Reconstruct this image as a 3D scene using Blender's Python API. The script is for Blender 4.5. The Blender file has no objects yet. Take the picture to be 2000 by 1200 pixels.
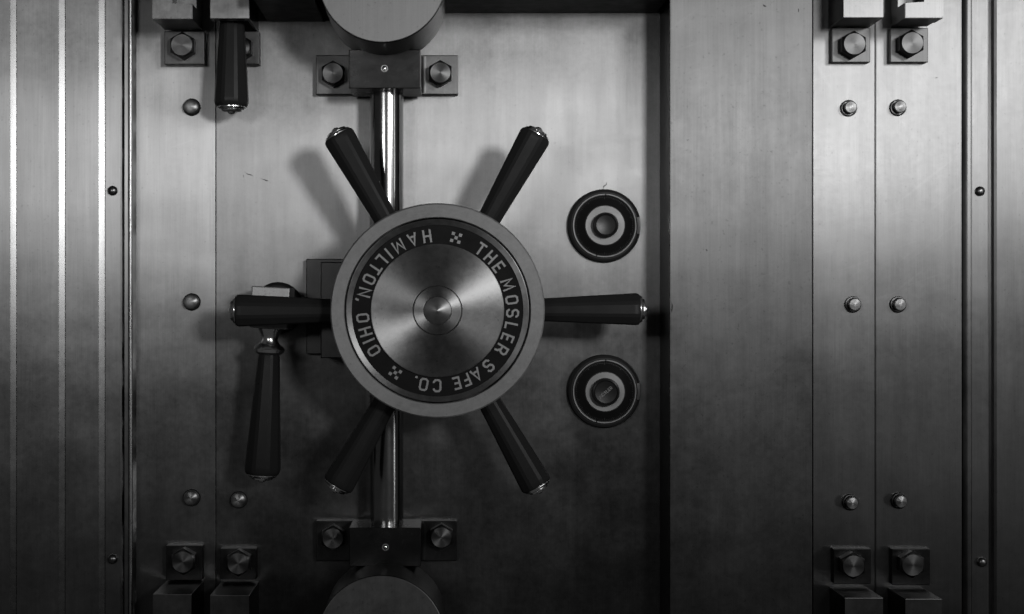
import bpy, bmesh, math, random
from mathutils import Vector, Matrix
random.seed(7)
sc = bpy.context.scene
C = sc.collection
R = math.radians

# ------------------------------------------------------------------ camera
S = 0.00075            # metres per photo pixel on the plane of the door plate
D = 2933.0             # camera distance in the same pixels (2.2 m)
VX, VY = 870.0, 604.0  # where the camera axis meets the door
cam_d = bpy.data.cameras.new('camera'); cam = bpy.data.objects.new('camera', cam_d); C.objects.link(cam)
cam.location = (0, -D*S, 0); cam.rotation_euler = (R(90), 0, 0)
cam_d.sensor_width = 36; cam_d.lens = 36*D/2000.0
cam_d.shift_x = (1000-VX)/2000.0; cam_d.shift_y = (VY-600)/2000.0
cam_d.clip_end = 50
sc.camera = cam

# ------------------------------------------------------------------ world and lamps
world = bpy.data.worlds.new('World'); sc.world = world; world.use_nodes = True
world.node_tree.nodes['Background'].inputs[0].default_value = (1, 1, 1, 1)
world.node_tree.nodes['Background'].inputs[1].default_value = 0.052
def area(name, px, py, dist, w, h, power, aim=(900, 500), spread=180):
    l = bpy.data.lights.new(name, 'AREA'); l.shape = 'RECTANGLE'; l.size = w; l.size_y = h; l.energy = power; l.spread = R(spread)
    o = bpy.data.objects.new(name, l); C.objects.link(o)
    o.location = ((px-VX)*S, -dist*S, (VY-py)*S)
    t = Vector(((aim[0]-VX)*S, 0, (VY-aim[1])*S))
    o.rotation_euler = (t-o.location).to_track_quat('-Z', 'Y').to_euler()
    return o
area('key_lamp', 2180, -50, 3800, 0.30, 0.32, 6.3, (1000, -220), 50)
area('high_fill', 3400, -660, 3500, 0.6, 0.5, 6.0, (1950, -80), 60)  # added fill, brightens the plates at upper right
area('left_lamp', -350, 60, 3600, 0.55, 0.30, 2.2, (700, -100), 60)
area('side_lamp', 3600, 480, 1900, 0.09, 1.3, 4)
vs = sc.view_settings
sc.display_settings.display_device = 'sRGB'
vs.view_transform = 'Standard'; vs.look = 'None'; vs.exposure = 0; vs.gamma = 1; vs.use_curve_mapping = False

# ------------------------------------------------------------------ materials
def nt(name):
    m = bpy.data.materials.new(name); m.use_nodes = True
    t = m.node_tree; return m, t, t.nodes['Principled BSDF']
def node(t, typ, **kw):
    n = t.nodes.new(typ)
    for k, v in kw.items(): setattr(n, k, v)
    return n
def metal(name, base=0.15, rough=0.42, aniso=0.8, grain='vertical', bump=0.25, smudge=0.4, gscale=1.0, spec_var=0.06, wave=0.0, specks=.3):
    """bare steel: grain is 'vertical', 'turned' (concentric about the object's Y) or None"""
    m, t, b = nt(name); L = t.links.new
    b.inputs['Metallic'].default_value = 1
    tc = node(t, 'ShaderNodeTexCoord'); geo = node(t, 'ShaderNodeNewGeometry')
    pos = geo.outputs['Position']
    # smudges and stains
    n1 = node(t, 'ShaderNodeTexNoise'); n1.inputs['Scale'].default_value = 11; n1.inputs['Detail'].default_value = 8; n1.inputs['Roughness'].default_value = .62
    L(pos, n1.inputs['Vector'])
    n2 = node(t, 'ShaderNodeTexNoise'); n2.inputs['Scale'].default_value = 95; n2.inputs['Detail'].default_value = 4; n2.inputs['Roughness'].default_value = .7
    L(pos, n2.inputs['Vector'])
    # grain
    if grain == 'turned':
        sep = node(t, 'ShaderNodeSeparateXYZ'); L(tc.outputs['Object'], sep.inputs[0])
        cmb = node(t, 'ShaderNodeCombineXYZ'); L(sep.outputs[0], cmb.inputs[0]); L(sep.outputs[2], cmb.inputs[2])
        ln = node(t, 'ShaderNodeVectorMath', operation='LENGTH'); L(cmb.outputs[0], ln.inputs[0])
        nm = node(t, 'ShaderNodeVectorMath', operation='NORMALIZE'); L(cmb.outputs[0], nm.inputs[0])
        vt = node(t, 'ShaderNodeVectorTransform', vector_type='VECTOR', convert_from='OBJECT', convert_to='WORLD'); L(nm.outputs[0], vt.inputs[0])
        L(vt.outputs[0], b.inputs['Tangent'])
        # grooves: noise of the radius, with a little variation round the circle
        sc2 = node(t, 'ShaderNodeVectorMath', operation='SCALE'); sc2.inputs['Scale'].default_value = 0.012; L(nm.outputs[0], sc2.inputs[0])
        gx = node(t, 'ShaderNodeCombineXYZ'); L(ln.outputs['Value'], gx.inputs[0])
        ad = node(t, 'ShaderNodeVectorMath', operation='ADD'); L(gx.outputs[0], ad.inputs[0]); L(sc2.outputs[0], ad.inputs[1])
        gv = ad.outputs[0]; gs = 1400*gscale
    else:
        mp = node(t, 'ShaderNodeMapping'); L(pos, mp.inputs[0])
        mp.inputs['Scale'].default_value = (1, 1, .018) if grain == 'vertical' else ((.018, 1, 1) if grain == 'horizontal' else (1, 1, 1))
        gv = mp.outputs[0]; gs = 620*gscale
        cv = node(t, 'ShaderNodeCombineXYZ')
        cv.inputs[0].default_value = 0 if grain == 'horizontal' else 1; cv.inputs[2].default_value = 1 if grain == 'horizontal' else 0
        if grain: L(cv.outputs[0], b.inputs['Tangent'])
    g = node(t, 'ShaderNodeTexNoise'); g.inputs['Scale'].default_value = gs; g.inputs['Detail'].default_value = 3; L(gv, g.inputs['Vector'])
    # base colour: stains + faint grain
    def rng(src, lo, hi, fmin=.3, fmax=.7):
        r = node(t, 'ShaderNodeMapRange'); L(src, r.inputs[0]); r.inputs[1].default_value = fmin; r.inputs[2].default_value = fmax
        r.inputs[3].default_value = lo; r.inputs[4].default_value = hi; return r.outputs[0]
    def mul(a, c):
        k = node(t, 'ShaderNodeMath', operation='MULTIPLY'); L(a, k.inputs[0])
        if isinstance(c, float): k.inputs[1].default_value = c
        else: L(c, k.inputs[1])
        return k.outputs[0]
    a = rng(n1.outputs[0], 1-smudge*.55, 1+smudge*.35)
    c = rng(n2.outputs[0], 1-smudge*.28, 1+smudge*.22)
    e = rng(g.outputs[0], 1-spec_var, 1+spec_var)
    if wave:
        mps = node(t, 'ShaderNodeMapping'); L(pos, mps.inputs[0]); mps.inputs['Scale'].default_value = (1, 1, .10)
        ns = node(t, 'ShaderNodeTexNoise'); ns.inputs['Scale'].default_value = 42; ns.inputs['Detail'].default_value = 4; ns.inputs['Roughness'].default_value = .6
        L(mps.outputs[0], ns.inputs['Vector'])
        e = mul(e, rng(ns.outputs[0], .90, 1.09))
    col = mul(mul(mul(a, c), e), float(base))
    if specks:  # pits and a few fine scratches in all directions
        v = node(t, 'ShaderNodeTexNoise'); v.inputs['Scale'].default_value = 240; v.inputs['Detail'].default_value = 1; L(pos, v.inputs['Vector'])
        col = mul(col, rng(v.outputs[0], 1-.75*specks, 1, .24, .31))
        for rot_, sc_ in ((.5, 38), (-.9, 30), (1.9, 45)):
            mp2 = node(t, 'ShaderNodeMapping'); L(pos, mp2.inputs[0]); mp2.inputs['Rotation'].default_value = (0, rot_, 0); 
            mp3 = node(t, 'ShaderNodeMapping'); L(mp2.outputs[0], mp3.inputs[0]); mp3.inputs['Scale'].default_value = (1, 1, .04)
            s2 = node(t, 'ShaderNodeTexNoise'); s2.inputs['Scale'].default_value = sc_*7; s2.inputs['Detail'].default_value = 0; L(mp3.outputs[0], s2.inputs['Vector'])
            col = mul(col, rng(s2.outputs[0], 1+.16*specks, 1, .17, .22))
    cc = node(t, 'ShaderNodeCombineColor')
    for i in range(3): L(col, cc.inputs[i])
    L(cc.outputs[0], b.inputs['Base Color'])
    ro = rng(n1.outputs[0], rough*(1-smudge*.2), rough*(1+smudge*.3))
    L(mul(ro, rng(n2.outputs[0], .95, 1.07)), b.inputs['Roughness'])
    b.inputs['Anisotropic'].default_value = aniso if grain else 0
    bm_ = node(t, 'ShaderNodeBump'); bm_.inputs['Strength'].default_value = bump; bm_.inputs['Distance'].default_value = .0002
    L(g.outputs[0], bm_.inputs['Height'])
    bm2 = node(t, 'ShaderNodeBump'); bm2.inputs['Strength'].default_value = .12; bm2.inputs['Distance'].default_value = .0012
    L(n1.outputs[0], bm2.inputs['Height']); L(bm_.outputs[0], bm2.inputs['Normal']); last = bm2.outputs[0]
    if wave:   # rolled plate is never quite flat: long shallow waves
        oi = node(t, 'ShaderNodeObjectInfo'); mpw = node(t, 'ShaderNodeMapping'); L(pos, mpw.inputs[0]); mpw.inputs['Scale'].default_value = (1.6, 1, 3.6)
        nw = node(t, 'ShaderNodeTexNoise', noise_dimensions='4D'); nw.inputs['Scale'].default_value = 1.5; nw.inputs['Detail'].default_value = 2.2; nw.inputs['Roughness'].default_value = .45
        sw = node(t, 'ShaderNodeMath', operation='MULTIPLY'); L(oi.outputs['Random'], sw.inputs[0]); sw.inputs[1].default_value = 9
        L(mpw.outputs[0], nw.inputs['Vector']); L(sw.outputs[0], nw.inputs['W'])
        bw = node(t, 'ShaderNodeBump'); bw.inputs['Strength'].default_value = 1; bw.inputs['Distance'].default_value = .004*wave
        L(nw.outputs[0], bw.inputs['Height']); L(last, bw.inputs['Normal']); last = bw.outputs[0]
    L(last, b.inputs['Normal'])
    return m
def black(name, base=0.025, rough=0.35, spec=0.4):
    m, t, b = nt(name); L = t.links.new
    b.inputs['Base Color'].default_value = (base, base, base, 1)
    b.inputs['Specular IOR Level'].default_value = spec
    n = node(t, 'ShaderNodeTexNoise'); n.inputs['Scale'].default_value = 60; n.inputs['Detail'].default_value = 5
    geo = node(t, 'ShaderNodeNewGeometry'); L(geo.outputs['Position'], n.inputs['Vector'])
    r = node(t, 'ShaderNodeMapRange'); L(n.outputs[0], r.inputs[0]); r.inputs[3].default_value = rough*.75; r.inputs[4].default_value = rough*1.35
    L(r.outputs[0], b.inputs['Roughness'])
    bp = node(t, 'ShaderNodeBump'); bp.inputs['Strength'].default_value = .15; bp.inputs['Distance'].default_value = .0008
    L(n.outputs[0], bp.inputs['Height']); L(bp.outputs[0], b.inputs['Normal'])
    return m
M = dict(
    plate=metal('door_steel', .108, .45, .94, bump=.14, smudge=.62, wave=.55),
    plate_l=metal('strap_steel', .150, .45, .94, bump=.12, smudge=.35, wave=.6),
    plate_r=metal('right_plate_steel', .130, .44, .94, bump=.12, smudge=.3, wave=.3, specks=.3),
    slab=metal('slab_steel', .082, .50, .90, bump=.15, smudge=.45, wave=.6),
    jamb=metal('jamb_steel', .150, .45, .93, bump=.12, smudge=.3, wave=.6, specks=.2),
    groove=metal('groove_steel', .085, .27, 0, grain=None, bump=0.0, smudge=.25, specks=0),
    bracket=metal('bracket_steel', .095, .38, .8, bump=.1, smudge=.5),
    polished=metal('bearing_steel', .028, .25, 0, grain=None, bump=.05, smudge=.3),
    head=metal('lever_head_steel', .20, .50, 0, grain=None, smudge=.5),
    bead=metal('bead_steel', .18, .28, 0, grain=None, bump=0.0, smudge=.2, specks=0),
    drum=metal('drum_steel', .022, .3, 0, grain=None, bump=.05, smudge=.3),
    foot=metal('foot_steel', .036, .36, .8, grain='vertical', smudge=.6),
    rod=metal('polished_rod_steel', .20, .17, .0, grain=None, bump=.05, smudge=.2),
    bolt=metal('bolt_steel', .052, .42, .8, grain='turned', smudge=.3, gscale=.7),
    pin=metal('pin_steel', .13, .38, .8, grain='turned', smudge=.3, gscale=.7),
    bolt_side=metal('bolt_side_steel', .10, .30, 0, grain=None, smudge=.4),
    turned=metal('turned_disc_steel', .11, .40, .95, grain='turned', smudge=.55),
    cone=metal('hub_cone_steel', .15, .34, .6, grain='turned', smudge=.3),
    rim=metal('wheel_rim_steel', .11, .58, .3, grain='turned', smudge=.8),
    cover=metal('gear_cover_steel', .08, .54, .6, grain='vertical', smudge=.45),
    chrome=metal('cap_steel', .60, .20, 0, grain=None, bump=.05, smudge=.2),
    letter=metal('letter_steel', .13, .62, 0, grain=None, smudge=.3),
    dialring=metal('dial_ring_steel', .11, .55, .4, grain='turned', smudge=.3),
    grip=black('grip_bakelite', .009, .30, .05),
    enamel=black('ring_enamel', .004, .6, .04),
    dark=black('dark_blued_steel', .010, .4, .06),
    knob=black('knob_black', .006, .28, .10),
    gap=black('gap_black', .01, .8, .1),
)

# ------------------------------------------------------------------ mesh helpers (pixel units, real size after k)
def K(h): return 1-h/D
def W(px, py, h): return Vector(((px-VX)*K(h)*S, -h*S, (VY-py)*K(h)*S))
def finish(bm, angle=18):
    bmesh.ops.recalc_face_normals(bm, faces=bm.faces)
    for f in bm.faces: f.smooth = True
    for e in bm.edges:
        if len(e.link_faces) == 2: e.smooth = e.calc_face_angle(0) < R(angle)
def obj(name, bm, mat, parent=None, loc=None, mats=None):
    finish(bm, 20 if name in ('spoke', 'grip') else 34 if name in ('cap', 'neck', 'rose', 'pin_head', 'screw', 'collar', 'knob') else 18)
    me = bpy.data.meshes.new(name); bm.to_mesh(me); bm.free()
    for q in (mats or [mat]): me.materials.append(M[q])
    o = bpy.data.objects.new(name, me); C.objects.link(o)
    if parent: o.parent = parent
    if loc is not None: o.location = loc
    return o
def thing(name, label, cat, loc=(0, 0, 0), group=None):
    o = bpy.data.objects.new(name, None); C.objects.link(o); o.location = loc
    o.empty_display_size = .02
    return tag(o, label, cat, group)
def shade_sides(o):
    """front face keeps its steel, the other sides get shade painted in as dark steel"""
    o.data.materials.append(M['drum'])  # shade of the side faces is put into the colour
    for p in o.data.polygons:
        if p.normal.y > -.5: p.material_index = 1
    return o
def tag(o, label, cat, group=None, kind=None):
    o['label'] = label; o['category'] = cat
    if group: o['group'] = group
    if kind: o['kind'] = kind
    return o
def copy_tree(o, loc=None, parent=None):
    c = o.copy(); C.objects.link(c); c.parent = parent
    if loc is not None: c.location = loc
    for ch in list(o.children): copy_tree(ch, None, c)
    return c
def add_box(bm, x0, x1, z0, z1, h0, h1, bev=0.0, seg=2, origin=(0, 0, 0)):
    """px-sized box: x, z in px, h0..h1 distance from the door, towards the viewer = -Y"""
    ox, oy, oz = origin
    vs_ = [bm.verts.new(((x-ox)*S, (-h-oy)*S, (z-oz)*S)) for x in (x0, x1) for h in (h0, h1) for z in (z0, z1)]
    F = []
    for q in ((0, 1, 3, 2), (4, 6, 7, 5), (0, 4, 5, 1), (2, 3, 7, 6), (0, 2, 6, 4), (1, 5, 7, 3)):
        F.append(bm.faces.new([vs_[i] for i in q]))
    if bev:
        ed = list({e for f in F for e in f.edges})
        bmesh.ops.bevel(bm, geom=ed, offset=bev*S, segments=seg, affect='EDGES', profile=.5)
def screen_box(bm, px0, px1, py0, py1, hf, h0, bev=1.5):
    """box whose FRONT face at height hf covers those photo pixels"""
    k = K(hf)
    add_box(bm, (px0-VX)*k, (px1-VX)*k, (VY-py1)*k, (VY-py0)*k, h0, hf, bev)
def lathe(bm, prof, seg=96, axis='Y', sides=None, mat=0):
    """prof = [(r, y)] px; axis Y towards the back, or 'Z'"""
    rings = []
    n = sides or seg
    for r, y in prof:
        if r <= 1e-6:
            p = (0, y*S, 0) if axis == 'Y' else ((0, 0, y*S) if axis == 'Z' else (y*S, 0, 0))
            rings.append([bm.verts.new(p)]); continue
        ring = []
        for i in range(n):
            a = 2*math.pi*(i+.5)/n
            c, s = r*S*math.cos(a), r*S*math.sin(a)
            p = (c, y*S, s) if axis == 'Y' else ((c, s, y*S) if axis == 'Z' else (y*S, c, s))
            ring.append(bm.verts.new(p))
        rings.append(ring)
    for a, b in zip(rings, rings[1:]):
        if len(a) == 1 and len(b) == 1: continue
        for i in range(n):
            j = (i+1) % n
            if len(a) == 1: f = bm.faces.new((a[0], b[i], b[j]))
            elif len(b) == 1: f = bm.faces.new((a[i], b[0], a[j]))
            else: f = bm.faces.new((a[i], b[i], b[j], a[j]))
            f.material_index = mat
    return rings
def facet_ring(r, n=8, bev=.16):
    """octagon with rounded arrises, as (x, y) points"""
    out = []
    for i in range(n):
        a0, a1 = 2*math.pi*(i-.5)/n, 2*math.pi*(i+.5)/n
        p0 = Vector((math.cos(a0), math.sin(a0))); p1 = Vector((math.cos(a1), math.sin(a1)))
        for q in (bev, .5, 1-bev): 
            p = p0.lerp(p1, q); out.append(p*r*1.12)
    return out
def facet_rod(bm, prof, axis='X'):
    rings = []
    for r, x in prof:
        rings.append([bm.verts.new((x*S, p.x*S, p.y*S) if axis == 'X' else (p.x*S, p.y*S, x*S)) for p in facet_ring(r)])
    for a, b in zip(rings, rings[1:]):
        n = len(a)
        for i in range(n): bm.faces.new((a[i], b[i], b[(i+1) % n], a[(i+1) % n]))
    bm.faces.new(rings[0]); bm.faces.new(rings[-1])

# ------------------------------------------------------------------ door plates, slab and frame panels (real geometry down the whole height)
ZT, ZB = 950, -950
def vplate(name, mat, a, b, h, label, cat, h0=-60, bev=1.2, ext=None):
    """plate whose front face covers photo columns a..b"""
    bm = bmesh.new(); k = K(h)
    x0 = (a-VX)*k if a is not None else -1900; x1 = (b-VX)*k if b is not None else 2300
    add_box(bm, x0, x1, ZB, ZT, h0, h, bev)
    o = obj(name, bm, mat)
    return tag(o, label, cat)
bm = bmesh.new(); add_box(bm, -1900, 2300, ZB-30, ZT+30, -110, -64)
tag(obj('backing_wall', bm, 'gap'), 'dark wall of the vault hidden behind the steel plates and seams', 'wall', kind='structure')

vplate('door_plate', 'plate', 422.2, 1312, 0, 'large brushed steel plate behind the spoked wheel and the two round dials', 'door plate', bev=.8)
vplate('door_strap', 'plate_l', 259.5, 420.6, 0, 'narrow steel plate left of the seam, with three pins in one column', 'door plate', bev=.8)
vplate('raised_slab', 'slab', 1308, 1587, 130, 'wide smooth raised steel slab without bolts, right of the two dials', 'steel slab', bev=2.6)
vplate('edge_plate', 'plate_r', 1588.2, 1708.3, 28, 'narrow steel plate with pins directly right of the bare raised slab', 'door plate', bev=.8)
vplate('outer_plate', 'plate_r', 1710, 1879, 28, 'bright wider steel plate between the right seam and the dark groove', 'door plate', bev=2.5)

# fluted jamb at the left: profile swept down the height
def sweep(name, mat, pts, label, cat, mats=None, midx=None):
    bm = bmesh.new()
    top = [bm.verts.new((x*S, -h*S, ZT*S)) for x, h in pts]; bot = [bm.verts.new((x*S, -h*S, ZB*S)) for x, h in pts]
    n = len(pts)
    for i in range(n):
        j = (i+1) % n
        f = bm.faces.new((top[i], top[j], bot[j], bot[i]))
        if midx: f.material_index = midx(i)
    bm.faces.new(top); bm.faces.new(bot[::-1])
    o = obj(name, bm, mat, mats=mats)
    return tag(o, label, cat) if label else o
hj = 46
def X(px, h): return (px-VX)*K(h)
pts = [(-1900, -60), (-1900, hj)]; gro = set()
for g in (27, 122, 200):
    # shallow flute: broad wall facing right, narrow wall facing left
    pts += [(X(g-7, hj), hj)]; gro.add(len(pts)-1)
    pts += [(X(g-5.6, hj), hj-.5)]; gro.add(len(pts)-1)
    pts += [(X(g+4.2, hj), hj-4.4)]; gro.add(len(pts)-1)
    pts += [(X(g+6.0, hj), hj)]
pts += [(X(235, hj), hj), (X(237.5, hj), hj-2.5), (X(238, hj), -60)]
jamb = sweep('fluted_panel', 'jamb', pts, 'steel panel at far left with three thin vertical flutes', 'panel',
             mats=['jamb', 'groove'], midx=lambda i: 1 if i in gro else 0)
# rounded edging beside it
def bead_profile(x0, x1, hb, hf, rr, n=9):
    p = [(x0, -60), (x0, hf)]
    p += [(x1-rr, hf)]
    for i in range(n+1):
        a = math.pi/2*(i/n); p.append((x1-rr+rr*math.sin(a), hf-rr+rr*math.cos(a)))
    p.append((x1, -60)); return p
sweep('rounded_edging', 'groove', [(X(242, 40), -60), (X(242, 40), 36), (X(243, 40), 38), (X(249, 40), 38), (X(249.6, 40), 35)] +
      [(X(253.6, 40)-4.0*math.cos(math.pi*i/10), 35+3.6*math.sin(math.pi*i/10)) for i in range(11)] + [(X(258, 40), 30), (X(258, 40), -60)],
      'slim rounded steel edging strip beside the left seam plate', 'edging', mats=['jamb', 'bead'], midx=lambda i: 1 if 4 <= i <= 14 else 0)
# right trim and outer frame
hr = 34
sweep('trim_strip', 'plate_r', [(X(1887.5, hr), -60), (X(1887.5, hr), hr-6)] +
      [(X(1891, hr)-3.2*math.cos(math.pi*.5*i/6), hr-6+6*math.sin(math.pi*.5*i/6)) for i in range(1, 7)] +
      [(X(1895.5, hr), hr), (X(1897, hr), hr-1.4), (X(1898.5, hr), hr), (X(1929, hr), hr), (X(1932, hr), hr-3), (X(1932, hr), -60)],
      'narrow vertical steel trim strip between two dark grooves on the right', 'trim', mats=['plate_r', 'groove'], midx=lambda i: 0)
sweep('steel_panel', 'plate_r', [(X(1932.4, hr), -60), (X(1932.4, hr), 16), (X(1942, hr), 16), (X(1943, hr), 18), (X(1943, hr), hr-4), (X(1947, hr), hr), (2300, hr), (2300, -60)],
      'bright steel panel at the far right edge, beyond the trim strip', 'panel')

# beams above the frame: they throw the dark band along the top of the door
for px0, px1, hf, lab in ((866, 1306, 150, 'steel locking beam above the door plate, right of the big disc'),
                          (492, 612, 230, 'steel locking beam above the door plate, left of the big disc')):
    bm = bmesh.new(); screen_box(bm, px0, px1, -120, -5, hf, 1, 2)
    tag(obj('locking_beam', bm, 'dark'), lab, 'beam')

# ------------------------------------------------------------------ fasteners
def hex_bolt(parent, loc, r=24, hh=26, rot=0):
    """hexagon head with a turned round face; loc relative to parent"""
    bm = bmesh.new()
    rr = r/math.cos(R(30))*.98
    rings = []
    for rad, y, sides in ((rr, 0, 6), (rr, -hh+4, 6)):
        rings.append([bm.verts.new((rad*S*math.sin(R(60*i)+rot), y*S, rad*S*math.cos(R(60*i)+rot))) for i in range(6)])
    for i in range(6): bm.faces.new((rings[0][i], rings[1][i], rings[1][(i+1) % 6], rings[0][(i+1) % 6]))
    # chamfer up to the round face
    circ = [bm.verts.new((r*.90*S*math.sin(R(7.5*i)+rot), -hh*S, r*.90*S*math.cos(R(7.5*i)+rot))) for i in range(48)]
    for i in range(6):
        a, b = rings[1][i], rings[1][(i+1) % 6]
        seg = circ[i*8:i*8+8]+[circ[(i*8+8) % 48]]
        for q in range(4): bm.faces.new((a, seg[q], seg[q+1]))
        bm.faces.new((a, seg[4], b))
        for q in range(4, 8): bm.faces.new((b, seg[q], seg[q+1]))
    o = obj('hex_bolt', bm, 'bolt_side', parent, loc)
    bm = bmesh.new(); lathe(bm, [(r*.90, -hh-.1), (r*.87, -hh-1.1), (r*.3, -hh-1.6), (0, -hh-2.2)], 48)
    obj('bolt_face', bm, 'bolt', o, (0, 0, 0))
    return o
def pin_mesh(name, r, steps):
    bm = bmesh.new(); lathe(bm, steps, 40); return bm
def make_pin(loc, label, r=15, hh=19):
    t = thing('pin', label, 'pin', loc, 'small round pins on the steel plates')
    bm = bmesh.new(); lathe(bm, [(r+1, 2), (r+1, -4), (r-.2, -6), (r-1.8, -6.2)], 40)
    obj('collar', bm, 'drum', t)
    q = r-3.2
    bm = bmesh.new(); lathe(bm, [(q, 1), (q, -hh+2), (q-1.5, -hh), (q*.4, -hh-1.5), (0, -hh-3)], 40)
    obj('pin_head', bm, 'pin', t)
    return t
def make_dome_pin(loc, label, r=17, hh=15):
    t = thing('pin', label, 'pin', loc, 'small round pins on the steel plates')
    bm = bmesh.new(); lathe(bm, [(r, 2), (r, -3), (r-2, -5)], 40)
    obj('collar', bm, 'dark', t)
    q = r-2
    bm = bmesh.new(); lathe(bm, [(q, 0), (q, -hh+5), (q-1, -hh+1.5), (q-2.5, -hh), (q*.45, -hh-1.5), (0, -hh-2.6)], 40)
    obj('pin_head', bm, 'pin', t)
    return t
# left column pins (short) and right ones (long, seen stepping outwards)
dp = [(375, 210, 0, 'round steel pin at top of the left plate, under the bolted foot'),
      (375, 590, 0, 'round steel pin on the left plate, level with the end of the left spoke'),
      (375, 972, 0, 'round steel pin low on the left plate, left of the seam'),
      (467, 976, 0, 'round steel pin just below and left of the hanging lever grip')]
p0 = None
for px, py, h, lab in dp:
    if p0 is None: p0 = make_dome_pin(W(px, py, h), lab)
    else:
        c = copy_tree(p0, W(px, py, h)); c['label'] = lab
rp = [(1657, 212, 'stepped steel pin on the narrow right plate, under the top bolt'),
      (1753, 211, 'stepped steel pin on the wide bright plate, under the top bolt'),
      (1665, 595, 'stepped steel pin halfway up the narrow plate beside the raised slab'),
      (1753, 595, 'stepped steel pin halfway up the wide right plate, right of the seam'),
      (1660, 981, 'stepped steel pin low on the narrow right plate, above the bottom bolt'),
      (1755, 978, 'stepped steel pin low on the wide right plate, right of the seam')]
p0 = None
for px, py, lab in rp:
    if p0 is None: p0 = make_pin(W(px, py, 28), lab)
    else:
        c = copy_tree(p0, W(px, py, 28)); c['label'] = lab
for px, py, h, lab in ((220.5, 373, hj, 'tiny round screw head beside the flutes, upper left'),
                       (220.5, 1092, hj, 'tiny round screw head beside the flutes, lower left'),
                       (1913, 374, hr, 'tiny round screw head on the right trim strip, upper one'),
                       (1917, 1098, hr, 'tiny round screw head on the right trim strip, lower one')):
    bm = bmesh.new(); lathe(bm, [(9.3, 1), (9.3, -4), (8.2, -7), (5, -9.5), (0, -10.4)], 32)
    tag(obj('screw', bm, 'bolt_side', None, W(px, py, h)), lab, 'screw', 'tiny screws on the frame strips')

# ------------------------------------------------------------------ L brackets with bolted feet
def bracket(px0, px1, py_edge, foot0, foot1, fx0, fx1, bx, by, hb, hfront, hfoot, label, top=True, notch=None, cat='bracket', open_back=False):
    """block front covers px0..px1 down/up to py_edge; foot front covers fx0..fx1, foot0..foot1"""
    base = W((fx0+fx1)/2, (foot0+foot1)/2, hb)
    t = thing('bar_bracket', label, cat, base, 'bolted brackets along the plates')
    org = (base.x/S, base.y/S, base.z/S)
    k = K(hfront)
    far = -150 if top else 1350
    bm = bmesh.new()
    x0, x1 = (px0-VX)*k, (px1-VX)*k
    z0, z1 = sorted(((VY-py_edge)*k, (VY-far)*k))
    if notch:
        # block with a rectangular slot cut in its face: built of three butted pieces
        nx0, nx1, ny, nd = notch
        a, b = (nx0-VX)*k, (nx1-VX)*k; zz = (VY-ny)*k
        pts_ = [(x0, z0), (x1, z0)]
        if nx1 >= px1-.1: poly = [(x0, z0), (x1, z0), (x1, zz), (a, zz), (a, z1), (x0, z1)]
        else: poly = [(x0, z0), (x1, z0), (x1, z1), (b, z1), (b, zz), (x0, zz)]
        fr = [bm.verts.new(((x-org[0])*S, (-hfront-org[1])*S, (z-org[2])*S)) for x, z in poly]
        bk = [bm.verts.new(((x-org[0])*S, (-(hfront-nd)-org[1])*S, (z-org[2])*S)) for x, z in poly]
        bm.faces.new(fr); bm.faces.new(bk[::-1])
        for i in range(len(poly)): bm.faces.new((fr[i], bk[i], bk[(i+1) % len(poly)], fr[(i+1) % len(poly)]))
        bmesh.ops.bevel(bm, geom=[e for e in bm.edges if all(v in fr for v in e.verts)], offset=.9*S, segments=2, affect='EDGES')
        add_box(bm, x0+1, x1-1, z0+1, z1, hfoot+.5, hfront-nd-.3, .8, origin=org)
    elif open_back:   # a strap standing off the plate on a web, the lever hangs through
        add_box(bm, x0, x1, z0, z1, 122, hfront, 1.0, origin=org)
        add_box(bm, x1-6, x1-.6, z0+.6, z0+52, hb+.5, 121.5, .6, origin=org)
    else:
        add_box(bm, x0, x1, z0, z1, hb+.5, hfront, 1.0, origin=org)
    shade_sides(obj('block', bm, 'bracket', t))
    k2 = K(hfoot)
    fz0, fz1 = (VY-foot1)*k2, (VY-foot0)*k2
    if top: fz1 = min(fz1+30, z0-1.0) if fz1 < z0 else z0-1
    bm = bmesh.new(); add_box(bm, (fx0-VX)*k2, (fx1-VX)*k2, fz0, fz1, hb-1, hfoot, 1.3, origin=org)
    shade_sides(obj('foot', bm, 'foot', t))
    hex_bolt(t, W(bx, by, hfoot+26)*1.0 - base + Vector((0, 26*S, 0)), 23)
    return t
# top row
bracket(297, 376, 37, 56, 126, 321, 399, 355, 88, 0, 145, 26, 'slotted steel bracket with bolted foot, top left, left of the seam', True, (336, 376, 8, 50))
bracket(410, 487, 37, 56, 126, 430, 506, 467, 92, 0, 145, 26, 'steel bracket at top left whose bolt is half hidden behind a black grip', True, open_back=True)
bracket(1647, 1726, 35, 52, 122, 1625, 1700, 1669, 86, 28, 140, 46, 'solid steel bracket with bolted foot, top right, left of the seam', True)
bracket(1768, 1843, 35, 52, 122, 1739, 1813, 1782, 84, 28, 140, 46, 'slotted steel bracket with bolted foot, top right, right of the seam', True, (1768, 1806, 5, 50))
# bottom row
bracket(298, 374, 1161, 1066, 1134, 324, 395, 357, 1098, 0, 145, 26, 'dark bracket with bolted foot at bottom left, left of the seam', False)
bracket(410, 487, 1163, 1072, 1132, 430, 500, 465, 1101, 0, 145, 26, 'dark bracket with bolted foot at bottom left, right of the seam', False)
bracket(1650, 1725, 1168, 1072, 1141, 1628, 1702, 1667, 1106, 28, 140, 46, 'bracket with lit bolted foot at bottom right, left of the seam', False)
bracket(1768, 1840, 1170, 1072, 1143, 1742, 1817, 1783, 1104, 28, 140, 46, 'shaded bracket with bolted foot at bottom right, right of the seam', False)

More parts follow.
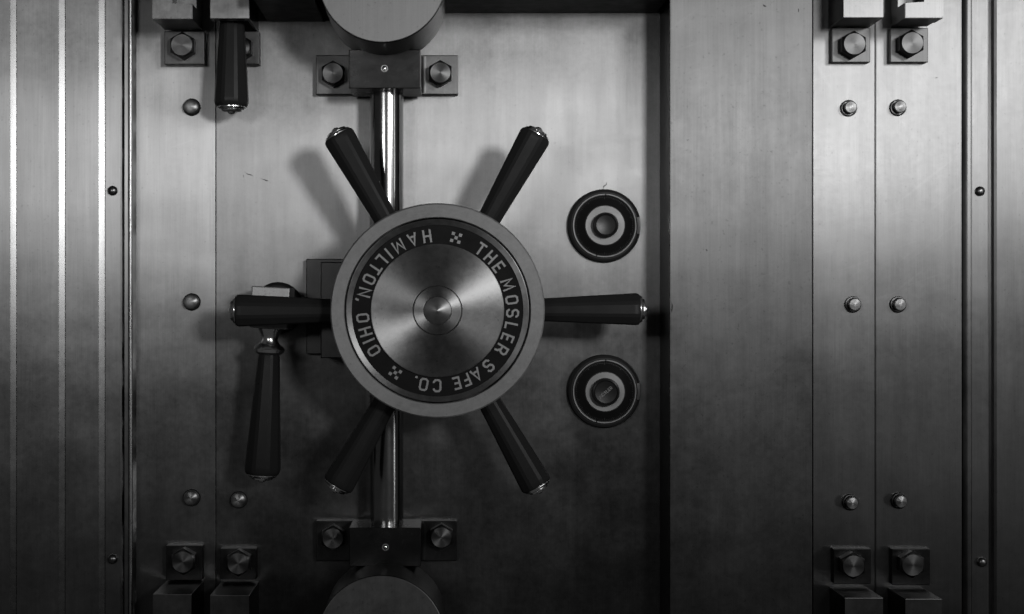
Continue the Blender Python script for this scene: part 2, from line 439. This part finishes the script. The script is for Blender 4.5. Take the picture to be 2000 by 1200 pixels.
# ------------------------------------------------------------------ shaft, bearings, gear covers
kr = K(66)
base = W(755, 604, 66)
bm = bmesh.new()
lathe(bm, [(0, -640), (31, -640), (33*kr, -637), (33*kr, 637), (31, 640), (0, 640)], 64, 'Z')
tag(obj('shaft', bm, 'rod', None, base), 'polished vertical steel shaft running up and down behind the wheel', 'shaft')

def bearing(fx0, fx1, fy0, fy1, bx0, bx1, by0, by1, bolts, label, dimple):
    base = W((fx0+fx1)/2, (fy0+fy1)/2, 0)
    t = thing('bearing_block', label, 'bearing', base, 'bearing blocks on the shaft')
    org = tuple(q/S for q in base)
    k = K(22); bm = bmesh.new()
    add_box(bm, (fx0-VX)*k, (fx1-VX)*k, (VY-fy1)*k, (VY-fy0)*k, -1, 22, 1.6, origin=org); obj('flange', bm, 'foot', t)
    k = K(134); bm = bmesh.new()
    add_box(bm, (bx0-VX)*k, (bx1-VX)*k, (VY-by1)*k, (VY-by0)*k, 22.4, 134, 1.4, origin=org); obj('block', bm, 'polished', t)
    # filleted shoulder at the right of the block
    bm = bmesh.new(); r = 8; x0 = (bx1-VX)*k+.4
    z0, z1 = (VY-fy1)*K(22)+3, (VY-fy0)*K(22)-3
    pr = [(x0, 22.3), (x0, 22.3+r)]+[(x0+r-r*math.cos(math.pi/2*i/6), 22.3+r-r*math.sin(math.pi/2*i/6)) for i in range(1, 7)]
    a = [bm.verts.new(((x-org[0])*S, (-h-org[1])*S, (z0-org[2])*S)) for x, h in pr]; b = [bm.verts.new(((x-org[0])*S, (-h-org[1])*S, (z1-org[2])*S)) for x, h in pr]
    for i in range(len(pr)): bm.faces.new((a[i], a[(i+1) % len(pr)], b[(i+1) % len(pr)], b[i]))
    bm.faces.new(a); bm.faces.new(b[::-1]); obj('fillet', bm, 'foot', t)
    for bx, by in bolts: hex_bolt(t, W(bx, by, 22+26)-base+Vector((0, 26*S, 0)), 22)
    if dimple:
        o = W(dimple[0], dimple[1], 134)-base
        bm = bmesh.new(); lathe(bm, [(6.5, 0), (6.5, -1.2), (4.8, -1.2), (4.2, 0), (2.6, 0), (2.2, -1.6), (0, -2.4)], 32); obj('oil_plug', bm, 'chrome', t, o)
    return t
bearing(617, 895, 108, 185, 681, 822, 97, 173, ((650, 143), (860, 142)), 'steel bearing block under the upper disc, dark front and two bolted ears', (751, 134))
bearing(617, 893, 1018, 1096, 682, 822, 1031, 1107, ((650, 1052), (862, 1050)), 'steel bearing block above the lower disc, in deep shade', (753, 1069))
# gear box behind the wheel, its steel darkened to stand in for the wheel's shadow
base = W(760, 604, 0); org = tuple(q/S for q in base)
t = thing('gear_box', 'dark square gear box mostly hidden behind the spoked wheel', 'gear box', base)
bm = bmesh.new(); add_box(bm, X(598, 22), X(930, 22), (VY-692)*K(22), (VY-506)*K(22), -1, 22, 1.5, origin=org); obj('flange', bm, 'drum', t)
bm = bmesh.new(); add_box(bm, X(626, 110), X(905, 110), (VY-700)*K(110), (VY-512)*K(110), 22.4, 110, 2, origin=org); obj('housing', bm, 'drum', t)

def gear_cover(px, py, R_, label):
    hf = 262; k = K(hf); base = W(px, py, hf)
    t = thing('gear_cover', label, 'gear cover', base, 'round gear covers on the shaft')
    r = R_*k; bm = bmesh.new(); lathe(bm, [(r-1.2, .4), (r, 2.2), (r, 196), (r-6, 200), (0, 200)], 160); obj('drum', bm, 'drum', t)
    bm = bmesh.new(); lathe(bm, [(0, -.6), (r-2.2, -.6), (r-.9, .2), (r-1.2, .8)], 160); obj('face', bm, 'cover', t)
gear_cover(746.5, -41, 125, 'big round steel disc at the top, above the dark bearing block')
gear_cover(745, 1249, 125, 'big round steel disc at the bottom, below the shaded bearing block')

# ------------------------------------------------------------------ lever handles
def cap_mesh(R0, axis='X', at=0.0, sgn=1):
    bm = bmesh.new()
    pr = [(R0*.93, 0), (R0*.93, 2.2), (R0*.84, 5.5), (R0*.70, 6.2), (R0*.66, 6.5), (R0*.70, 7.2), (R0*.66, 9.8), (R0*.5, 11), (R0*.28, 11.6), (R0*.25, 13.5), (R0*.1, 15.5), (0, 16.5)]
    lathe(bm, [(0, -1)]+[(r, at+sgn*y) for r, y in pr][0:1]+[(r, at+sgn*y) for r, y in pr][1:] if False else [(r, at+sgn*y) for r, y in pr], 48, axis)
    return bm
def lever(px, py, tilt, scale, hh, label):
    """px, py: middle of the head"""
    base = W(px, py, 0)
    t = thing('lever_handle', label, 'lever', base, 'black gripped levers')
    arm = -hh*S
    k = K(hh)*scale
    # round rose on the door
    bm = bmesh.new(); lathe(bm, [(0, -16), (30, -16), (44, -14), (49, -9), (51, 1)], 64)
    obj('rose', bm, 'dark', t, (0, 0, 0))
    bm = bmesh.new(); lathe(bm, [(30, -15), (30, -62)], 48); obj('spindle', bm, 'dark', t, (0, 0, 0))
    off = W(px-18*scale, py+8*scale, hh)-base if False else Vector(((px-VX)*(K(hh)-1)*S, 0, (VY-py)*(K(hh)-1)*S))*0
    rot = Matrix.Rotation(R(tilt), 4, 'Y')
    def place(o):
        o.location = (0, arm, 0); o.rotation_euler = (0, R(tilt), 0); o.scale = (scale,)*3
    bm = bmesh.new(); add_box(bm, -37, 37, -40, 41, -62, 34, 2.2)
    o = obj('head', bm, 'head', t); place(o)
    bm = bmesh.new(); lathe(bm, [(24, -41), (21, -47), (16.5, -55), (15.5, -62), (19, -70), (27, -75), (30.5, -81), (29, -87), (22, -91), (20, -92)], 48, 'Z')
    o = obj('neck', bm, 'chrome', t); place(o)
    bm = bmesh.new(); facet_rod(bm, [(19, -91.5), (20.5, -100), (33, -310), (33, -318), (31.5, -323), (29, -326.5)], 'Z')
    o = obj('grip', bm, 'grip', t); place(o)
    c = obj('cap', cap_mesh(31, 'Z', -326, -1), 'chrome', o)
    return t
lever(543, 602, 3.2, .96, 108, 'hanging lever with long black grip, its square head behind the left spoke')
lever(467, -80, 0.5, .92, 85, 'black tapered lever grip hanging down from the top left corner')

# ------------------------------------------------------------------ combination dials
def dial(px, py, knob_r, label, word=False):
    base = W(px, py, 0)
    t = thing('combination_dial', label, 'dial', base, 'combination lock dials')
    bm = bmesh.new(); lathe(bm, [(71.5, 1), (71.5, -8), (69.5, -14), (65, -17), (62.4, -17.2), (62.4, -6), (0, -6)], 128)
    obj('outer_ring', bm, 'dark', t)
    bm = bmesh.new()  # bright index ring with two cuts
    def arc(a0, a1):
        n = 48; rows = []
        for i in range(n+1):
            a = a0+(a1-a0)*i/n
            rows.append([bm.verts.new((r*S*math.sin(a), y*S, r*S*math.cos(a))) for r, y in ((62.0, -16), (61.4, -20), (59.6, -20), (57.6, -16))])
        for p, q in zip(rows, rows[1:]):
            for j in range(3): bm.faces.new((p[j], q[j], q[j+1], p[j+1]))
        bm.faces.new(rows[0]); bm.faces.new(rows[-1])
    cut = R(1.1); arc(R(2)+cut, R(195)-cut); arc(R(195)+cut, R(362)-cut)
    obj('index_ring', bm, 'dialring', t)
    bm = bmesh.new(); lathe(bm, [(57.4, -7), (57.2, -15), (40, -24), (38.6, -24), (38.6, -7)], 128)
    # engraved graduation ticks as fine raised bars
    o = obj('dial_plate', bm, 'enamel', t)
    bm = bmesh.new()
    for i in range(100):
        a = 2*math.pi*i/100; ln = 4.5 if i % 10 == 0 else (3 if i % 5 == 0 else 1.8)
        m4 = Matrix.Rotation(a, 4, 'Y')
        vv = [bm.verts.new(m4 @ Vector((x*S, y*S, z*S))) for x, y, z in ((-.22, -15.6, 56.2), (.22, -15.6, 56.2), (.22, -15.6-.52*ln*1.02, 56.2-ln), (-.22, -15.6-.52*ln*1.02, 56.2-ln))]
        bm.faces.new(vv)
    obj('graduation', bm, 'letter', o)
    bm = bmesh.new(); lathe(bm, [(39.2, -24), (38.2, -26.4), (37.6, -27), (24, -27), (24, -20)], 96); obj('knob_ring', bm, 'dialring', t)
    q = knob_r
    bm = bmesh.new(); lathe(bm, [(q-1, -20), (q-.5, -28), (q, -32), (q, -40), (q-1.2, -43.5), (q-4, -44.5), (q-6, -42.5), (q*.4, -41.5), (0, -41.3)], 72)
    kn = obj('knob', bm, 'knob', t)
    # thumb catch on the right of the ring
    bm = bmesh.new(); rows = []
    for i in range(13):
        a = R(76+ (104-76)*i/12)
        rows.append([bm.verts.new((r*S*math.sin(a), y*S, r*S*math.cos(a))) for r, y in ((63.2, -16), (63.6, -21), (68.5, -19.5), (70.6, -12))])
    for p, q2 in zip(rows, rows[1:]):
        for j in range(3): bm.faces.new((p[j], q2[j], q2[j+1], p[j+1]))
    bm.faces.new(rows[0]); bm.faces.new(rows[-1]); obj('catch', bm, 'chrome', t)
    return t, kn
dial(1179, 442, 24.5, 'upper round black combination dial with bright ring, above the right spoke')
dl, knob2 = dial(1179, 764, 27, 'lower round black combination dial in shade, below the right spoke')

# ------------------------------------------------------------------ lettering: octagonal block letters from strokes
T = .155; a_ = T/2
def glyph(ch):
    w = .66; c = .2
    if ch == 'T': return w, [[(0, 1-a_), (w, 1-a_)], [(w/2, 0), (w/2, 1-T)]]
    if ch == 'H': return w, [[(a_, 0), (a_, 1)], [(w-a_, 0), (w-a_, 1)], [(T, .5), (w-T, .5)]]
    if ch == 'E': w = .56; return w, [[(w, 1-a_), (a_, 1-a_), (a_, a_), (w, a_)], [(T, .5), (w*.85, .5)]]
    if ch == 'F': w = .56; return w, [[(w, 1-a_), (a_, 1-a_), (a_, 0)], [(T, .5), (w*.85, .5)]]
    if ch == 'L': w = .52; return w, [[(a_, 1), (a_, a_), (w, a_)]]
    if ch == 'I': w = T; return w, [[(a_, 0), (a_, 1)]]
    if ch == 'M': w = .86; return w, [[(a_, 0), (a_+.04, .93), (w/2, .22), (w-a_-.04, .93), (w-a_, 0)]]
    if ch == 'N': w = .68; return w, [[(a_, 0), (a_, .94), (w-a_, .06), (w-a_, 1)]]
    if ch == 'A': w = .78; return w, [[(a_, 0), (w/2, .93), (w-a_, 0)], [(.25, .28), (w-.25, .28)]]
    if ch == 'O': w = .68; return w, ['closed', [(c, a_), (w-c, a_), (w-a_, c), (w-a_, 1-c), (w-c, 1-a_), (c, 1-a_), (a_, 1-c), (a_, c)]]
    if ch == 'C': return w, [[(w-a_, .70), (w-a_, 1-c), (w-c, 1-a_), (c, 1-a_), (a_, 1-c), (a_, c), (c, a_), (w-c, a_), (w-a_, c), (w-a_, .30)]]
    if ch == 'S': return w, [[(w-a_, .72), (w-a_, 1-c), (w-c, 1-a_), (c, 1-a_), (a_, 1-c), (a_, .5+c*.75), (c, .5), (w-c, .5), (w-a_, .5-c*.75), (w-a_, c), (w-c, a_), (c, a_), (a_, c), (a_, .28)]]
    if ch == 'R': return w, [[(a_, 0), (a_, 1)], [(T, 1-a_), (w-c, 1-a_), (w-a_, 1-c), (w-a_, .62), (w-c*.9, .44), (T, .44)], [(w*.58, .44-a_), (w-a_*1.6, .25), (w-a_, 0)]]
    if ch == '.': return T*1.3, [[(0, a_*1.1), (T*1.2, a_*1.1)]]
    if ch == ',': return T*1.3, [[(T*.6, T*1.1), (T*.5, .02), (T*.1, -.10)]]
def strip(bm, pts, f, y0, thick, closed=False):
    n = len(pts); P = [Vector(p) for p in pts]; rows = []
    for i in range(n):
        pv = P[i-1] if (i > 0 or closed) else None; nx = P[(i+1) % n] if (i < n-1 or closed) else None
        d1 = (P[i]-pv).normalized() if pv is not None else None; d2 = (nx-P[i]).normalized() if nx is not None else None
        if d1 is None: d1 = d2
        if d2 is None: d2 = d1
        n1 = Vector((-d1.y, d1.x)); n2 = Vector((-d2.y, d2.x)); mm = (n1+n2)
        mm = mm.normalized(); ln = min(1/max(mm.dot(n1), .3), 1.7)
        rows.append([f(P[i]+mm*a_*ln), f(P[i]-mm*a_*ln)])
    def v(p, y): return bm.verts.new((p[0]*S, y*S, p[1]*S))
    R4 = [[v(a, y0), v(b, y0), v(b, y0-thick), v(a, y0-thick)] for a, b in rows]
    pairs = list(zip(R4, R4[1:]))+([(R4[-1], R4[0])] if closed else [])
    for p, q in pairs:
        for j in range(4): bm.faces.new((p[j], q[j], q[(j+1) % 4], p[(j+1) % 4]))
    if not closed: bm.faces.new(R4[0]); bm.faces.new(R4[-1])
def put(bm, ch, th, r_mid, H, outward, y0, thick=1.2, center=(0, 0)):
    w, st = glyph(ch); th = R(th)
    e_r = Vector((math.sin(th), math.cos(th))); e_t = Vector((math.cos(th), -math.sin(th)))   # clockwise tangent
    def f(p):
        u, v_ = (p.x-w/2)*H, (p.y-.5)*H
        if outward: q = e_r*(r_mid+v_)+e_t*u
        else: q = e_r*(r_mid-v_)-e_t*u
        return (q.x+center[0], q.y+center[1])
    closed = st[0] == 'closed'
    if closed: st = st[1:]
    for i, s in enumerate(st): strip(bm, s, f, y0, thick+.12*i, closed)

# ------------------------------------------------------------------ the wheel
HF = 272; kw = K(HF)
base = W(854.5, 607, HF)
wheel = thing('spoked_wheel', 'large steel wheel with six black grips and a lettered ring', 'wheel', base)
q = kw
bm = bmesh.new()
lathe(bm, [(181.5*q, 9), (181.5*q, 1.5), (183*q, 0), (207*q, -1), (209.3*q, .4), (210*q, 3), (210*q, 24), (205*q, 34), (190*q, 42), (120, 60), (120, 150), (0, 150)], 192)
obj('rim', bm, 'rim', wheel)
bm = bmesh.new()
lathe(bm, [(178.8*q, 9), (178.8*q, .6), (177.5*q, -.2), (168*q, 5), (168*q, 7)], 192)
obj('inner_bevel', bm, 'turned', wheel)
bm = bmesh.new(); lathe(bm, [(168*q, 6.2), (129*q, 6.2), (129*q, 9)], 192)
ring = obj('lettered_ring', bm, 'enamel', wheel)
bm = bmesh.new(); lathe(bm, [(130.3*q, 7), (130.3*q, 3.2), (129.2*q, 2.4), (49*q, 0), (48*q, 1.6), (47.6*q, 5)], 192)
obj('face_disc', bm, 'turned', wheel)
bm = bmesh.new(); lathe(bm, [(47.4*q, 5), (46.8*q, -.2), (46*q, -.8), (27.8*q, -2.2), (27.2*q, .4)], 128)
obj('hub_collar', bm, 'turned', wheel)
bm = bmesh.new(); lathe(bm, [(27*q, 1), (26.6*q, -1.6), (1.5, -14.6), (0, -15)], 96)
obj('hub_cone', bm, 'cone', wheel)
bm = bmesh.new()
H = 25.5*q; rm = 147*q; y0 = 6.1
for ch, th in (('T', 35), ('H', 44.8), ('E', 54.4), ('M', 69.6), ('O', 81.8), ('S', 92.0), ('L', 101.8), ('E', 111.2), ('R', 121.2), ('S', 137.3), ('A', 148.6), ('F', 157.2), ('E', 165), ('C', 180.3), ('O', 190.6), ('.', 197.6)):
    put(bm, ch, th, rm, H, True, y0)
for ch, th in (('H', 352), ('A', 340.8), ('M', 329.0), ('I', 319.6), ('L', 312.0), ('T', 304.2), ('O', 294.6), ('N', 284.0), (',', 277.6), ('O', 264.4), ('H', 253.6), ('I', 246.2), ('O', 237.8)):
    put(bm, ch, th, rm, H, False, y0)
for th in (14.3, 214.2):
    e_r = Vector((math.sin(R(th)), math.cos(R(th)))); e_t = Vector((math.cos(R(th)), -math.sin(R(th))))
    for u, v_ in ((0, 0), (-1, -1), (1, -1), (-1, 1), (1, 1)):
        c = e_r*(rm+v_*7.0*q)+e_t*u*7.2*q; s_ = 3.1*q
        lo = [bm.verts.new(((c+e_r*i*s_+e_t*j*s_).x*S, y0*S, (c+e_r*i*s_+e_t*j*s_).y*S)) for i, j in ((-1, -1), (-1, 1), (1, 1), (1, -1))]
        hi = [bm.verts.new((v.co.x, (y0-1.3)*S, v.co.z)) for v in lo]
        bm.faces.new(hi)
        for i in range(4): bm.faces.new((lo[i], lo[(i+1) % 4], hi[(i+1) % 4], hi[i]))
obj('lettering', bm, 'letter', ring)
HS = 200; ks = K(HS)
def spoke(deg, first=None):
    if first is None:
        bm = bmesh.new(); facet_rod(bm, [(17, 112), (19, 165*ks), (22.5*ks, 225*ks), (30*ks, 380*ks), (30*ks, 387*ks), (29*ks, 391*ks), (27*ks, 393.5*ks)], 'X')
        o = obj('spoke', bm, 'grip', wheel)
        obj('cap', cap_mesh(29.5*ks, 'X', 393*ks-.5, 1), 'chrome', o)
    else:
        o = first.copy(); C.objects.link(o); o.parent = wheel
        for ch in first.children:
            c = ch.copy(); C.objects.link(c); c.parent = o
    # centre of the spokes sits behind the rim on the same axis
    o.location = (0, (HF-HS)*S, 0)
    o.rotation_euler = (0, R(-deg), 0)
    return o
s0 = None
for d in (0.4, 60.8, 119.6, 180, 240.2, 299.5):
    s = spoke(d, s0); s0 = s0 or s

# faint word cast into the lower knob
bm = bmesh.new()
xs = -15
word = 'MOSLER'
tot = sum(glyph(c_)[0]+.2 for c_ in word)*6.2
x = -tot/2
for ch in word:
    w, st = glyph(ch)
    cl = st[0] == 'closed'
    for i, s in enumerate(st[1:] if cl else st):
        def f(p, x=x):
            v = Vector((x+p.x*6.2, (p.y-.5)*6.2)); an = R(40)
            return (v.x*math.cos(an)-v.y*math.sin(an), v.x*math.sin(an)+v.y*math.cos(an))
        strip(bm, s, f, -41.2, .9+.1*i, cl)
    x += (w+.2)*6.2
obj('knob_lettering', bm, 'bolt_side', knob2)

# ------------------------------------------------------------------ nicks on the plates
def scratch(plate, pts_, h, wd):
    """shallow dark scrape: a thin irregular lens of grime standing 0.2 mm on the plate"""
    bm = bmesh.new(); n = len(pts_); P = [Vector(((x-VX)*K(h), (VY-y)*K(h))) for x, y in pts_]
    d = (P[-1]-P[0]).normalized(); nn = Vector((-d.y, d.x))
    up = [p+nn*wd*random.uniform(.3, 1)*(0.15 if i in (0, n-1) else 1) for i, p in enumerate(P)]
    dn = [p-nn*wd*random.uniform(.3, 1)*(0.15 if i in (0, n-1) else 1) for i, p in enumerate(P)]
    loop = up+dn[::-1]
    top = [bm.verts.new((p.x*S, -(h+.3)*S, p.y*S)) for p in loop]; bt = [bm.verts.new((p.x*S, -(h-.5)*S, p.y*S)) for p in loop]
    bm.faces.new(top)
    for k_ in range(len(loop)): bm.faces.new((top[k_], top[(k_+1) % len(loop)], bt[(k_+1) % len(loop)], bt[k_]))
    obj('scratch', bm, 'dark', plate)
shade_sides(bpy.data.objects['raised_slab'])  # slab edges darkened by colour, so the recess beside it looks shaded
dpl = bpy.data.objects['door_plate']; slb = bpy.data.objects['raised_slab']; opl = bpy.data.objects['outer_plate']
scratch(dpl, [(479, 337), (483, 340), (489, 342), (495, 344)], 0, 1.3)
scratch(dpl, [(475, 341), (476, 344), (476, 347)], 0, .9)
scratch(dpl, [(509, 349), (515, 351), (521, 353), (526, 354)], 0, 1.0)
scratch(dpl, [(1178, 369), (1179, 364), (1184, 361), (1185, 356)], 0, 1.8)
scratch(slb, [(1312, 592), (1313, 598), (1312, 604), (1312.5, 611)], 130, 2.4)
scratch(slb, [(1490, 9), (1493, 12), (1497, 13)], 130, 2)
scratch(slb, [(1559, 16), (1560, 21), (1559, 25)], 130, 1.0)
scratch(slb, [(1341, 273), (1343, 274), (1346, 273)], 130, 1.2)
scratch(slb, [(1379, 487), (1380, 489), (1382, 490)], 130, 1.2)
scratch(opl, [(1826, 153), (1829, 152), (1832, 152)], 28, .9)

# ------------------------------------------------------------------ render
sc.render.engine = 'CYCLES'
sc.cycles.max_bounces = 8
